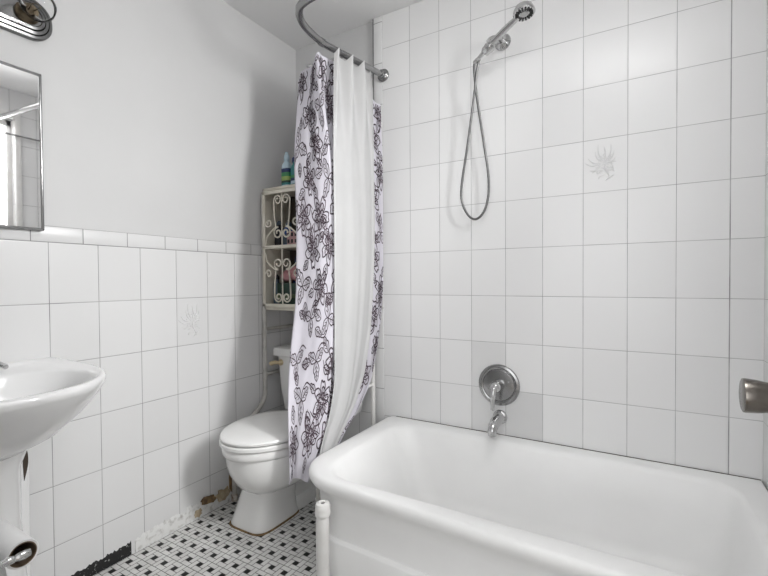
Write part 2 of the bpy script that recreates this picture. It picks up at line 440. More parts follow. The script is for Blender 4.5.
# trapway and foot behind the column
b.loft([egg(-.50, -.13, .098, 0, p=5, cx=.247), egg(-.50, -.13, .098, .014, p=5, cx=.247), egg(-.48, -.14, .090, .038, p=4, cx=.249), egg(-.46, -.15, .058, .05, p=3, cx=.258), egg(-.46, -.15, .056, .15, p=3, cx=.268),
        egg(-.47, -.12, .085, .24, p=3, cx=.282), egg(-.42, -.05, .12, .30, p=4, cx=.285), egg(-.40, -.03, .13, .372, p=4, cx=.285)])
b.build('bowl', mat_ceramic, toi, 40)
s_ = MB()
s_.loft([egg(-.726, -.285, .185, .380), egg(-.732, -.280, .189, .384), egg(-.732, -.280, .189, .396), egg(-.728, -.284, .186, .400), egg(-.67, -.31, .15, .400)], True, True)
s_.build('seat', mat_seat, toi)
l_ = MB()
l_.loft([egg(-.718, -.29, .177, .402), egg(-.728, -.288, .185, .405), egg(-.730, -.287, .187, .413), egg(-.726, -.289, .184, .419), egg(-.711, -.296, .173, .424), egg(-.66, -.33, .135, .429), egg(-.58, -.40, .06, .4315)])
for sx in (-1, 1): l_.box(TCX + sx*.075 - .016, TCX + sx*.075 + .016, -.30, -.255, .39, .418, .005)
l_.build('lid', mat_seat, toi)
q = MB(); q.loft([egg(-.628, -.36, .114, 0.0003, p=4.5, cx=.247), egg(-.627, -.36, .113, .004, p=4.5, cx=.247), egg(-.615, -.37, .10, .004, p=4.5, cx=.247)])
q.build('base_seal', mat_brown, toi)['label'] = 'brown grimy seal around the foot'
# tank
def trect(x0, x1, y0, y1, z, r=.03): return rrect(x0, x1, y0, y1, z, (r,)*4, 6)
t_ = MB()
t_.loft([trect(0.091, 0.459, -.195, -.03, .375), trect(0.081, 0.469, -.205, -.025, .385), trect(0.064, 0.486, -.215, -.02, .50), trect(0.052, 0.498, -.220, -.02, .66)])
t_.build('tank', mat_ceramic, toi)
t_ = MB()
t_.loft([trect(0.036, 0.510, -.232, -.012, 0.660), trect(0.032, 0.514, -.236, -.010, 0.665), trect(0.032, 0.514, -.236, -.010, 0.693), trect(0.037, 0.509, -.231, -.013, 0.702), trect(0.059, 0.487, -.21, -.03, 0.706)])
t_.build('tank_lid', mat_ceramic, toi)
h = MB()
h.lathe([(.001, 0), (.015, 0), (.016, .006), (.012, .012), (.008, .018), (.001, .018)], (.090, -.219, .628), (0,-1,0), 16)
h.tube(cr([(.090, -.234, .628), (.070, -.240, .629), (.048, -.242, .624), (.040, -.242, .619)], 5), [.008]*4 + [.010]*8 + [.012]*3 + [.007], 10)
h.build('flush_lever', mat_beige, toi)['label'] = 'yellowed plastic flush lever'
for sx in (-1, 1):
    c_ = MB(); c_.lathe([(.012, 0), (.012, .006), (.009, .013), (.003, .016)], (TCX + sx*.085, -.30, .02), (0,0,1), 14)
    c_.build('bolt_cap', mat_ceramic, toi)

# ------------------------------------------------------------------ over-toilet rack with cabinet
CX0, CX1, CYF, CYB, CZ0, CZ1 = .014, .524, -.262, -.070, .900, 1.522
rack = thing('toilet_rack', 'cream metal over-toilet rack with scrollwork cabinet doors', 'rack', (.27, -.16, 0))
fr = MB()
fr.box(CX0, CX1, CYF, CYB, CZ1 - .014, CZ1, .003); fr.box(CX0, CX1, CYF, CYB, CZ0, CZ0 + .012, .003)
fr.box(CX0, CX0 + .010, CYF, CYB, CZ0, CZ1, .002); fr.box(CX1 - .010, CX1, CYF, CYB, CZ0, CZ1, .002)
fr.box(CX0, CX1, CYF - .004, CYF + .010, CZ1 - .03, CZ1 - .016, .002); fr.box(CX0, CX1, CYF - .004, CYF + .010, CZ0 + .012, CZ0 + .026, .002)
fr.build('cabinet_frame', mat_cream, rack)
MB().box(CX0 + .006, CX1 - .006, CYB - .006, CYB, CZ0 + .01, CZ1 - .01).build('back_panel', mat_cab_shade, rack)
MB().box(CX0 + .010, CX1 - .010, CYF + .03, CYB - .006, 1.214, 1.224, .002).build('shelf', mat_cream, rack)
def spiral(cx, cz, r, a0, turns, sgn, n=22):
    """from outside in; a0 start angle in degrees"""
    return [(cx + r*(1 - .72*i/n)*math.cos(math.radians(a0) + sgn*2*PI*turns*i/n), cz + r*(1 - .72*i/n)*math.sin(math.radians(a0) + sgn*2*PI*turns*i/n)) for i in range(n + 1)]
def make_door(dx0, dx1):
    d = MB(); y0, y1 = CYF - .016, CYF - .005; z0, z1 = CZ0 + .018, CZ1 - .022
    fw_ = .016
    d.box(dx0, dx0 + fw_, y0, y1, z0, z1, .002); d.box(dx1 - fw_, dx1, y0, y1, z0, z1, .002)
    d.box(dx0, dx1, y0, y1, z0, z0 + fw_, .002); d.box(dx0, dx1, y0, y1, z1 - fw_, z1, .002); zm = 1.219
    d.box(dx0, dx1, y0, y1, zm - .008, zm + .008, .002)
    door = d.build('cabinet_door', mat_cream, rack)
    c = (dx0 + dx1)/2; hw = (dx1 - dx0)/2 - fw_; yy = (y0 + y1)/2; rr = .0041
    s = MB()
    def wire(pts, r=rr): s.tube([(a, yy, b_) for a, b_ in pts], r, 7)
    wire([(c, z0 + .01), (c, z1 - .01)], .0036)
    def sm(pts, n=6): return [(p.x, p.z) for p in cr([(a, 0, b_) for a, b_ in pts], n)]
    for m in (-1, 1):
        # upper half: lyre top, belly and centre scrolls
        top = z1 - fw_
        wire(sm([(c + m*.040, zm + .098), (c + m*.048, zm + .14), (c + m*.053, top - .065), (c + m*.053, top - .034)]) +
             [(c + m*.027 + m*x_, z_) for x_, z_ in spiral(0, top - .033, .026, 0, 1.35, 1)])
        wire(sm([(c + m*(hw - .002), zm + .012), (c + m*(hw - .016), zm + .055), (c + m*.052, zm + .092), (c + m*.027, zm + .099)]) +
             [(c + m*.027 + m*x_, z_) for x_, z_ in spiral(0, zm + .068, .030, 90, 1.3, -1)])
        wire([(c + m*(hw - .024) + m*x_, z_) for x_, z_ in spiral(0, zm + .122, .023, 0, 1.2, -1)])
        # lower half
        bot = z0 + fw_
        wire(sm([(c + m*(hw - .002), zm - .03), (c + m*(hw - .014), zm - .075), (c + m*.052, zm - .110), (c + m*.027, zm - .114)]) +
             [(c + m*.027 + m*x_, z_) for x_, z_ in spiral(0, zm - .084, .029, -90, 1.3, 1)])
        wire([(c + m*(hw - .022) + m*x_, z_) for x_, z_ in spiral(0, zm - .135, .021, 0, 1.2, 1)])
        wire(sm([(c + m*.042, zm - .113), (c + m*.049, zm - .16), (c + m*.053, bot + .065), (c + m*.053, bot + .034)]) +
             [(c + m*.027 + m*x_, z_) for x_, z_ in spiral(0, bot + .033, .026, 0, 1.35, -1)])
    s.build('scrollwork', mat_cream, door)
    return door
make_door(CX0 + .012, .2855); make_door(.2865, CX1 - .012)
def leg_part(path, mat, r=.0115):
    q = MB(); q.tube(path, r, 12); return q.build('leg', mat, rack)
for x in (.0175, .530):
    leg_part(cr([(x, -.262, 1.50), (x, -.262, .90), (x, -.262, .50), (x, -.264, .462), (x, -.280, .425), (x, -.335, .380), (x, -.41, .335), (x, -.452, .29), (x, -.462, .24), (x, -.465, .10), (x, -.466, .003)], 6), mat_rust if False else mat_leg)
    leg_part([(x, -.030, .003), (x, -.030, .6), (x, -.030, 1.50)], mat_whitepaint)
    for z in (.80, .565) if x < .3 else (.80, .525):
        q = MB(); q.tube([(x, -.262, z), (x, -.030, z)], .0085, 10); q.build('side_bar', mat_leg if x < .3 else mat_whitepaint, rack)
    for y in (-.466, -.03):
        q = MB(); q.lathe([(.014, .0), (.0145, .004), (.0145, .03), (.012, .034)], (x, y, .0005), (0,0,1), 14); q.build('foot', mat_rust, rack)['label'] = 'rust-stained foot'
q = MB(); q.tube([(.0175, -.030, 1.42), (.530, -.030, 1.42)], .0085, 10); q.build('back_bar', mat_leg, rack)

# things on and in the cabinet
def bottle(name, label, loc, sx, sy, h, neck_r, cap_h, mats, group=None, lab=None, tilt=0, cap_c=None, cat='bottle'):
    """flattened bottle with a cap and a label panel"""
    o = thing(name, label, cat, loc, group); x, y, z = loc
    def rr_(kx, ky, zz, p=3): return egg(y - sy*ky, y + sy*ky, sx*kx, zz, 28, p, x, y)
    q = MB(); sh_ = h - cap_h
    q.loft([rr_(.9, .9, z + .0008), rr_(1, 1, z + .006), rr_(1, 1, z + sh_*.72), rr_(.92, .92, z + sh_*.84), rr_(.6, .65, z + sh_*.94), [(x + neck_r*math.cos(2*PI*k/28), y + neck_r*math.sin(2*PI*k/28), z + sh_) for k in range(28)]])
    q.build('bottle_body', mats[0], o)
    q = MB(); q.lathe([(neck_r*1.25, 0), (neck_r*1.3, .004), (neck_r*1.25, cap_h*.6), (neck_r*.8, cap_h*.75), (neck_r*.7, cap_h), (.0005, cap_h)], (x, y, z + sh_), (0,0,1), 20)
    q.build('cap', mats[1], o)
    if lab:
        q = MB(); zs = [z + sh_*t for t in lab[0]]
        for i in range(len(zs) - 1):
            q.loft([rr_(1.02, 1.02, zs[i]), rr_(1.02, 1.02, zs[i+1])], False, False, i)
        q.build('label_panel', lab[1], o)
    o.rotation_euler = (0, tilt, 0)
    return o
m_pblue = plain('pale_blue_plastic', (.50,.64,.72)); m_navy = plain('navy_plastic', (.02,.035,.12)); m_teal = plain('teal_plastic', (.04,.22,.22))
m_green = plain('green_print', (.05,.26,.10)); m_red = plain('red_print', (.45,.06,.07)); m_lime = plain('lime_print', (.30,.42,.12))
m_dkgreen = plain('dark_green_plastic', (.018,.05,.035)); m_pink = plain('pink_cloth', (.62,.32,.34), .9); m_rose = plain('rose_print', (.58,.36,.36), .8)
m_blue = plain('blue_plastic', (.03,.08,.26)); m_slate = plain('slate_plastic', (.10,.14,.18)); m_char = plain('charcoal_plastic', (.02,.022,.028))
ZC = CZ1
bottle('cleaner_bottle', 'pale blue cleaner bottle with navy and green label on rack top', (.138, -.215, ZC), .027, .020, .178, .011, .045, (m_pblue, m_pblue), lab=((.08, .16, .24, .40, .55, .70), (m_teal, m_dkgreen, m_lime, m_green, m_navy)))
bottle('soap_bottle', 'teal bottle with dark navy cap beside the curtain on rack top', (.197, -.210, ZC), .028, .020, .155, .017, .036, (m_teal, m_navy), lab=((.10, .22, .34, .46, .78), (m_pblue, m_navy, m_green, m_teal)))
bottle('small_bottle', 'small charcoal bottle half hidden behind the pale blue bottle', (.100, -.165, ZC), .022, .016, .125, .010, .022, (m_char, m_char))
ZS = 1.224
bottle('blue_bottle', 'blue plastic bottle on the cabinet upper shelf', (.100, -.165, ZS), .030, .024, .135, .012, .025, (m_blue, m_slate), lab=((.15, .6), (m_slate,)))
bottle('dark_bottle', 'charcoal bottle at the left end of the cabinet upper shelf', (.048, -.180, ZS), .022, .022, .14, .011, .022, (m_char, m_slate))
def printed_box(x0, x1, y0, y1, z0, z1, mats):
    q = MB(); q.box(x0, x1, y0, y1, z0, z1, .002, mi=0)
    n = 4
    for i in range(n):
        a = x0 + (x1-x0)*(i + .2)/n
        for k in range(2):
            zz = z0 + (z1-z0)*(.2 + .45*k); q.box(a, a + (x1-x0)/n*.55, y0 - .0006, y0 + .001, zz, zz + (z1-z0)*.25, 0, mi=1)
    return q, mats
q, mm = printed_box(.140, .235, -.222, -.137, ZS + .0005, ZS + .075, [m_rose, m_char])
tag(q.build('printed_box', mm, None, origin=(.187, -.18, ZS)), 'rose box with dark printed motif on the cabinet upper shelf', 'box')
ZL = CZ0 + .012
q = MB(); q.loft([trect(.075, .225, -.232, -.115, ZL + .0005, .02), trect(.070, .230, -.236, -.110, ZL + .125, .02), trect(.080, .220, -.228, -.118, ZL + .125, .02), trect(.085, .215, -.222, -.124, ZL + .02, .02)])
bin_ = thing('storage_bin', 'dark green storage bin on the cabinet bottom', 'bin', (.15, -.17, ZL)); q.build('bin_body', m_dkgreen, bin_)
q = MB(); q.box(.075, .225, -.2375, -.2345, ZL + .05, ZL + .07, .001); q.build('band', plain('olive_band', (.09,.13,.06)), bin_)
q = MB()
for k, (dx, dz, r) in enumerate(((-.035, .033, .036), (.030, .034, .036), (0, .055, .038), (.055, .05, .026), (-.055, .05, .024))):
    q.sphere((.148 + dx, -.172 + .006*k - .012, ZL + .127 + dz), r, 14, (1.15, 1, .85))
tag(q.build('washcloth', m_pink, None, origin=(.148, -.172, ZL + .13)), 'pink crumpled washcloth heaped on the dark green bin', 'cloth')
bottle('shampoo_bottle', 'navy bottle behind the pink washcloth on the cabinet bottom', (.085, -.090, ZL), .024, .009, .27, .008, .03, (m_blue, m_navy))
bottle('lotion_bottle', 'slate lotion bottle at the left of the cabinet bottom', (.046, -.20, ZL), .017, .015, .17, .010, .025, (m_slate, m_char))

# ------------------------------------------------------------------ shower rod
ZR = 2.062
rod = thing('shower_rod', 'curved chrome shower curtain rod bending from the back wall over the tub', 'curtain rod', (.587, 0, ZR))
q = MB()
q.tube(cr([(.587, -.002, ZR), (.572, -.08, ZR), (.556, -.16, ZR), (.533, -.28, ZR), (.515, -.39, ZR), (.519, -.47, ZR), (.535, -.545, ZR), (.572, -.605, ZR), (.620, -.637, ZR), (.75, -.655, ZR), (1.29, -.712, ZR), (1.70, -.757, ZR), (2.028, -.793, ZR)], 8), .0145, 14)
q.build('rod', mat_chrome_dark, rod)
for (o_, ax) in (((.587, -.003, ZR), (.0, -1, 0)), ((2.028, -.793, ZR), (-1, 0, 0))):
    q = MB(); q.lathe([(.001, 0), (.030, 0), (.031, .006), (.027, .012), (.019, .016), (.018, .030), (.0145, .032), (.001, .032)], o_, ax, 28); q.build('flange', mat_chrome_dark, rod)
q = MB(); q.lathe([(.0148, 0), (.0170, .002), (.0170, .022), (.0148, .024)], (.5155, -.385, ZR), (-.012, -.08, 0), 20); q.build('joint_collar', mat_chrome_dark, rod)
q = MB(); q.tube([(.330, -.262, ZR), (.528, -.256, ZR)], .0075, 10); q.sphere((.330, -.262, ZR), .012, 12); q.build('brace', mat_chrome, rod)['label'] = 'short pale brace with rounded end'
rail = thing('window_rail', 'thin metal rail across the window on the right wall', 'rail', (2.0, -.6, 2.05))
q = MB(); q.tube([(2.010, -.95, 2.05), (2.010, -.12, 2.05)], .006, 10); q.build('rail', mat_chrome_dark, rail)
for y in (-.94, -.13):
    q = MB(); q.tube([(2.010, y, 2.05), (2.0295, y, 2.05)], .008, 10); q.build('bracket', mat_chrome_dark, rail)

# ------------------------------------------------------------------ curtains
def interp(rows, z):
    rows = sorted(rows, key=lambda r: -r[0])
    zs = [r[0] for r in rows]
    if z >= zs[0]: i, t = 0, 0
    elif z <= zs[-1]: i, t = len(zs) - 2, 1
    else:
        i = max(k for k in range(len(zs) - 1) if zs[k] >= z); t = (zs[i] - z)/(zs[i] - zs[i+1])
    def P(k): return rows[max(0, min(len(rows) - 1, k))][1]
    out = []
    for j in range(len(rows[0][1])):
        p0, p1, p2, p3 = [Vector((*P(i + d)[j], 0)) for d in (-1, 0, 1, 2)]
        out.append(.5*((2*p1) + (p2-p0)*t + (2*p0-5*p1+4*p2-p3)*t*t + (3*p1-p0-3*p2+p3)*t**3))
    return out
class Cloth:
    def __init__(s, rows, ztop, zbot, pleat, nu, nv):
        s.rows, s.ztop, s.zbot, s.pleat, s.nu, s.nv = rows, ztop, zbot, pleat, nu, nv
        s.grid = [[s.point(i/nu, j/nv) for i in range(nu + 1)] for j in range(nv + 1)]
    def point(s, u, v):
        z = s.ztop(u) + (s.zbot(u) - s.ztop(u))*v
        C = interp(s.rows, z); n = len(C) - 1
        t = min(u*n, n - 1e-6); i = int(t); f = t - i
        p0, p1, p2, p3 = C[max(i-1, 0)], C[i], C[i+1], C[min(i+2, n)]
        p = .5*((2*p1) + (p2-p0)*f + (2*p0-5*p1+4*p2-p3)*f*f + (3*p1-p0-3*p2+p3)*f**3)
        d = ((p2 - p0)*.5 + (2*p0-5*p1+4*p2-p3)*f + 1.5*(3*p1-p0-3*p2+p3)*f*f).normalized()
        nrm = Vector((d.y, -d.x, 0))
        p = p + nrm*s.pleat(u, v)
        return Vector((p.x, p.y, z))
    def at(s, u, v):
        a = min(max(u, 0), 1)*s.nu; b_ = min(max(v, 0), 1)*s.nv
        i, j = min(int(a), s.nu - 1), min(int(b_), s.nv - 1); fa, fb = a - i, b_ - j
        G = s.grid
        p = (G[j][i]*(1-fa) + G[j][i+1]*fa)*(1-fb) + (G[j+1][i]*(1-fa) + G[j+1][i+1]*fa)*fb
        n = (G[j][i+1] - G[j][i]).cross(G[j+1][i] - G[j][i]).normalized()
        return p, n
    def mesh(s, mb, thick=.0008):
        nu, nv = s.nu, s.nv; vs = [p for r in s.grid for p in r]
        fs = [(j*(nu+1)+i, j*(nu+1)+i+1, (j+1)*(nu+1)+i+1, (j+1)*(nu+1)+i) for j in range(nv) for i in range(nu)]
        return mb.add(vs, fs, 0)

def smst(t):
    t = min(1, max(0, t)); return t*t*(3 - 2*t)
# floral curtain: A left edge, B front corner, M, C behind the liner, D right edge at the wall
FR = [
 (2.05, [(.385,-.385), (.455,-.400), (.500,-.405), (.515,-.30), (.540,-.16), (.575,-.035)]),
 (1.94, [(.362,-.372), (.440,-.390), (.505,-.400), (.515,-.30), (.540,-.16), (.578,-.030)]),
 (1.60, [(.385,-.428), (.470,-.430), (.545,-.395), (.515,-.28), (.545,-.14), (.580,-.014)]),
 (1.30, [(.420,-.460), (.505,-.450), (.565,-.392), (.520,-.28), (.545,-.14), (.580,-.012)]),
 (.97,  [(.435,-.485), (.515,-.470), (.570,-.410), (.520,-.28), (.545,-.14), (.577,-.012)]),
 (.72,  [(.455,-.548), (.520,-.515), (.578,-.440), (.520,-.30), (.540,-.17), (.566,-.045)]),
 (.55,  [(.485,-.595), (.535,-.555), (.582,-.470), (.525,-.33), (.535,-.22), (.557,-.100)]),
 (.44,  [(.512,-.622), (.550,-.590), (.588,-.510), (.530,-.37), (.540,-.29), (.553,-.205)]),
 (.34,  [(.518,-.626), (.545,-.600), (.572,-.540), (.535,-.42), (.540,-.38), (.548,-.330)]),
 (.25,  [(.516,-.626), (.535,-.605), (.552,-.565), (.535,-.48), (.540,-.44), (.545,-.400)]),
]
def fpleat(u, v):
    k = .35 + .65*smst((u - .35)/.2)
    return k*(.013*math.sin(2*PI*(3.4*u + .10*v) + .4) + .005*math.sin(2*PI*(8*u - .2*v) + 1)) + .006*v*math.sin(2*PI*(5*u + .2*v))
floral = Cloth(FR, lambda u: 1.925 + .055*smst((u + .01)/.07) + .040*smst((u - .27)/.14) - .11*smst((u - .70)/.25), lambda u: .262 + .02*math.sin(9*u) + .05*max(0, u - .5), fpleat, 150, 110)
mb = floral.mesh(MB())
# ink drawing of blossoms, leaves and stems, on both faces of the cloth
FWID, FHEI = 1.15, 1.75
def ink(poly, w, mi=1, cu=0, cv=0, sc=1, rot=0):
    """polyline in metres on the cloth (x right, y down)"""
    ca, sa = math.cos(rot), math.sin(rot); pts = []
    for (a, b_) in poly:
        a, b_ = a*sc, b_*sc; pts.append((cu + a*ca - b_*sa, cv + a*sa + b_*ca))
    L = []
    for i in range(len(pts)):
        p, q_ = pts[max(i-1, 0)], pts[min(i+1, len(pts)-1)]
        dx, dy = q_[0]-p[0], q_[1]-p[1]; l = math.hypot(dx, dy) or 1
        ww = w*(.45 + .55*math.sin(PI*min(max(i/(len(pts)-1), .1), .9)))/2
        L.append(((pts[i][0] - dy/l*ww, pts[i][1] + dx/l*ww), (pts[i][0] + dy/l*ww, pts[i][1] - dx/l*ww)))
    for sgn in (-1, 1):
        vs = []; ok = []
        for a, b_ in L:
            for (x, y) in (a, b_):
                u, v = x/FWID, y/FHEI; ok.append(0 <= u <= 1 and 0.004 <= v <= .996)
                p, n = floral.at(u, v); vs.append(p + n*sgn*.0012)
        fs = [(2*i, 2*i+1, 2*i+3, 2*i+2) for i in range(len(L)-1) if ok[2*i] and ok[2*i+1] and ok[2*i+2] and ok[2*i+3]]
        mb.add(vs, fs, mi)
def smooth2(pts, n=6, closed=False): return [(p.x, p.y) for p in cr([(a, b_, 0) for a, b_ in pts], n, closed)]
R_ = random.Random(11)
LW = .0062
def leaf(cu, cv, size, rot):
    o = smooth2([(0,0), (.18,.20), (.45,.30), (.62,.20), (.8,.18), (1.0,0)], 5); o2 = [(a, -b_) for a, b_ in o]
    ink(o, LW, 1, cu, cv, size, rot); ink(o2, LW, 1, cu, cv, size, rot); ink([(0,0), (.3,.02), (.6,0), (.95,0)], LW*.8, 1, cu, cv, size, rot)
    for t in (.25, .45, .65):
        for m in (-1, 1): ink([(t, 0), (t + .08, m*.10), (t + .17, m*.17)], LW*.6, 1, cu, cv, size, rot)
def blossom(cu, cv, size, rot):
    for layer, (n, r0, r1) in enumerate(((6, .30, 1.0), (5, .16, .68), (4, .05, .40))):
        for k in range(n):
            a = 2*PI*(k + .4*layer)/n + R_.uniform(-.15, .15); wd = PI/n*1.05
            pet = []
            for t in (-1, -.75, -.35, 0, .35, .75, 1):
                rr = r0 + (r1 - r0)*(1 - abs(t)**2.6)*(1 + .12*math.sin(7*t + k)) ; pet.append((rr*math.cos(a + wd*t), rr*math.sin(a + wd*t)))
            ink(smooth2(pet, 4), LW*(1.1 if layer else 1.25), 1, cu, cv, size, rot)
            if layer < 2:
                for t in (-.3, .1, .4): ink([((r0 + .05)*math.cos(a + wd*t*.6), (r0 + .05)*math.sin(a + wd*t*.6)), ((r0 + (r1-r0)*.55)*math.cos(a + wd*t), (r0 + (r1-r0)*.55)*math.sin(a + wd*t))], LW*.6, 1, cu, cv, size, rot)
    for k in range(5):
        a = R_.uniform(0, 6.28); ink(smooth2([(.05*math.cos(a), .05*math.sin(a)), (.16*math.cos(a+.6), .16*math.sin(a+.6)), (.2*math.cos(a+1.5), .2*math.sin(a+1.5))], 4), LW, 1, cu, cv, size, rot)
def stem(pts): ink(smooth2(pts, 6), LW*1.1)
row = 0; y = .05
while y < FHEI:
    x = .10 + (.105 if row % 2 else 0)
    while x < FWID:
        cu, cv = x + R_.uniform(-.015, .015), y + R_.uniform(-.02, .02); rot = R_.uniform(0, 6.28)
        if R_.random() < .72: blossom(cu, cv, R_.uniform(.074, .090), rot)
        else:
            for k in range(3): leaf(cu, cv, R_.uniform(.075, .105), rot + k*2.1)
        for k in range(2):
            a = rot + k*PI + R_.uniform(-.5, .5); leaf(cu + .078*math.cos(a), cv + .078*math.sin(a), R_.uniform(.06, .085), a + R_.uniform(-.5, .5))
        a = rot + 1.5
        stem([(cu + .05*math.cos(a), cv + .05*math.sin(a)), (cu + .085*math.cos(a + .3), cv + .085*math.sin(a + .3)), (cu + .11*math.cos(a + .7), cv + .11*math.sin(a + .7))])
        x += .20
    y += .155; row += 1
fc = thing('shower_curtain', 'white shower curtain with black floral drawing, bunched beside the toilet', 'shower curtain', (.5, -.4, ZR))
mb.build('curtain_cloth', [mat_floral, mat_ink, mat_wash], fc, 180)

LR = [
 (2.075, [(.536,-.345), (.552,-.272), (.566,-.205), (.580,-.138)]),
 (1.95, [(.548,-.366), (.566,-.290), (.578,-.205), (.588,-.122)]),
 (1.60, [(.567,-.394), (.580,-.300), (.588,-.205), (.592,-.112)]),
 (1.20, [(.580,-.412), (.592,-.300), (.595,-.200), (.592,-.110)]),
 (.82,  [(.583,-.420), (.592,-.320), (.590,-.230), (.584,-.135)]),
 (.62,  [(.588,-.432), (.592,-.345), (.586,-.270), (.577,-.180)]),
 (.50,  [(.592,-.470), (.592,-.390), (.586,-.320), (.572,-.245)]),
 (.42,  [(.598,-.520), (.590,-.445), (.582,-.385), (.568,-.315)]),
 (.33,  [(.598,-.555), (.588,-.500), (.578,-.450), (.566,-.400)]),
 (.22,  [(.596,-.565), (.588,-.530), (.580,-.495), (.570,-.460)]),
]
def lpleat(u, v):
    top = max(0, 1 - v*4)
    return (.003 + .024*top)*math.sin(2*PI*3.0*u + .3) + .007*math.sin(2*PI*(1.5*u + .15*v) + 2)*v + .001*math.sin(2*PI*(6*u + .3*v))
def ltop(u): return 2.018 + .042*abs(math.sin(PI*(3.0*u + .05)))**.8
liner = Cloth(LR, ltop, lambda u: .235, lpleat, 90, 90)
lc = thing('curtain_liner', 'plain white curtain liner hanging over the floral curtain beside the tub', 'curtain liner', (.56, -.25, ZR))
liner.mesh(MB()).build('liner_cloth', mat_liner, lc, 180)
hm = MB()
for uu in (.0, 1.0):
    hm.tube([liner.point(uu, k/60) for k in range(61)], .0022, 6)
hm.build('hem', mat_liner, lc)

# ------------------------------------------------------------------ shower set on the back wall
hs_ = thing('hand_shower', 'chrome hand shower with long looped metal hose high on the back wall', 'hand shower', (1.17, 0, 2.05))
q = MB(); q.lathe([(.001, 0), (.034, 0), (.035, .004), (.031, .010), (.019, .016), (.015, .022), (.001, .022)], (1.176, -.0005, 2.060), (0,-1,0), 28); q.build('flange', mat_chrome, hs_)
q = MB(); q.tube(cr([(1.176, -.012, 2.060), (1.172, -.05, 2.058), (1.152, -.080, 2.045), (1.140, -.090, 2.030)], 6), .0105, 12); q.build('shower_arm', mat_chrome, hs_)
HB, HT = Vector((1.096, -.088, 1.972)), Vector((1.280, -.165, 2.050))
hd = (HT - HB).normalized()
bkt = HB + hd*.055
q = MB(); q.lathe([(.017, -.018), (.0195, -.014), (.0205, .012), (.018, .020)], bkt, hd, 18); q.sphere(bkt + Vector((.010, .004, .0)), .016, 12); q.build('holder', mat_chrome, hs_)
q = MB()
n_ = 22; L_ = (HT - HB).length
q.tube([HB + hd*L_*k/n_ + Vector((0, 0, .006*math.sin(PI*k/n_))) for k in range(n_ + 1)], [.0080 + .0045*math.sin(PI*.8*k/n_) for k in range(n_ + 1)], 14); q.build('handle', mat_chrome, hs_)
fd = Vector((.10, -.10, -.98)).normalized()          # spray face direction
hc = HT + hd*.026 - Vector((0, 0, .004))
q = MB(); q.lathe([(.001, -.030), (.020, -.028), (.034, -.018), (.040, -.004), (.041, .004), (.038, .008), (.001, .008)], hc, fd, 30)
head = q.build('shower_head', mat_chrome, hs_)
q = MB(); u_ = fd.orthogonal().normalized(); w_ = fd.cross(u_)
q.lathe([(.001, .0085), (.014, .0085), (.014, .0105), (.001, .0105)], hc, fd, 20)
q.build('spray_face', plain('grey_spray_face', (.45,.45,.45)), head)
q = MB()
for k in range(16):
    a = 2*PI*k/16; d = math.cos(a)*u_ + math.sin(a)*w_
    q.tube([hc + fd*.0092 + d*.020, hc + fd*.0092 + d*.033], .0036, 6)
q.build('nozzle_ring', mat_black, head)
q = MB()
hose = cr([HB + hd*.004, HB - hd*.02, (1.076, -.080, 1.93), (1.080, -.070, 1.86), (1.088, -.055, 1.77), (1.108, -.045, 1.62), (1.124, -.042, 1.50), (1.124, -.042, 1.405), (1.104, -.044, 1.338), (1.070, -.046, 1.310), (1.036, -.046, 1.330), (1.008, -.046, 1.390), (1.008, -.048, 1.47), (1.040, -.055, 1.65), (1.072, -.070, 1.83), (1.088, -.080, 1.93), (1.108, -.086, 1.985), (1.132, -.092, 2.022)], 9)
q.tube(hose, [.0048 + .0006*(i % 2) for i in range(len(hose))], 10); q.build('hose', mat_steel, hs_)
q = MB(); q.lathe([(.0085, 0), (.0095, .004), (.0095, .018), (.008, .022)], HB - hd*.022, hd, 14); q.build('hose_nut', mat_chrome, hs_)

vx, vz = 1.157, .590
val = thing('shower_valve', 'round chrome shower valve plate with lever handle on back wall', 'valve', (vx, 0, vz))
q = MB(); q.lathe([(.001, 0), (.089, 0), (.090, .004), (.087, .009), (.078, .011), (.072, .007), (.070, .007), (.066, .011), (.030, .015), (.001, .015)], (vx, -.0005, vz), (0,-1,0), 48); q.build('escutcheon', mat_chrome_dark, val)
q = MB(); q.lathe([(.026, .010), (.026, .030), (.024, .050), (.020, .066), (.012, .074), (.001, .076)], (vx, 0, vz), (0,-1,0), 24); q.build('handle_hub', mat_chrome, val)
q = MB(); q.tube(cr([(vx, -.060, vz + .006), (vx - .002, -.078, vz - .012), (vx - .004, -.082, vz - .045), (vx - .006, -.078, vz - .075), (vx - .007, -.078, vz - .092)], 6), [.013]*6 + [.012]*6 + [.009]*6 + [.008]*6 + [.007], 12); q.build('lever', mat_chrome, val)
for m in (-1, 1):
    q = MB(); q.lathe([(.005, .010), (.005, .016), (.001, .017)], (vx + m*.045, 0, vz + .02*m), (0,-1,0), 10); q.build('screw', mat_chrome_dark, val)
sp = thing('tub_spout', 'small chrome tub spout just above the tub rim', 'spout', (vx + .005, 0, .45))
q = MB(); q.lathe([(.001, 0), (.030, 0), (.031, .006), (.027, .012), (.001, .012)], (vx + .006, -.0005, .452), (0,-1,0), 24); q.build('spout_flange', mat_chrome, sp)
q = MB(); q.tube(cr([(vx + .006, -.006, .452), (vx + .006, -.050, .452), (vx + .006, -.090, .448), (vx + .006, -.116, .436), (vx + .006, -.124, .418), (vx + .006, -.125, .408)], 5), [.024]*5 + [.023]*5 + [.021]*5 + [.019]*5 + [.017]*6, 16); q.build('spout_body', mat_chrome, sp)

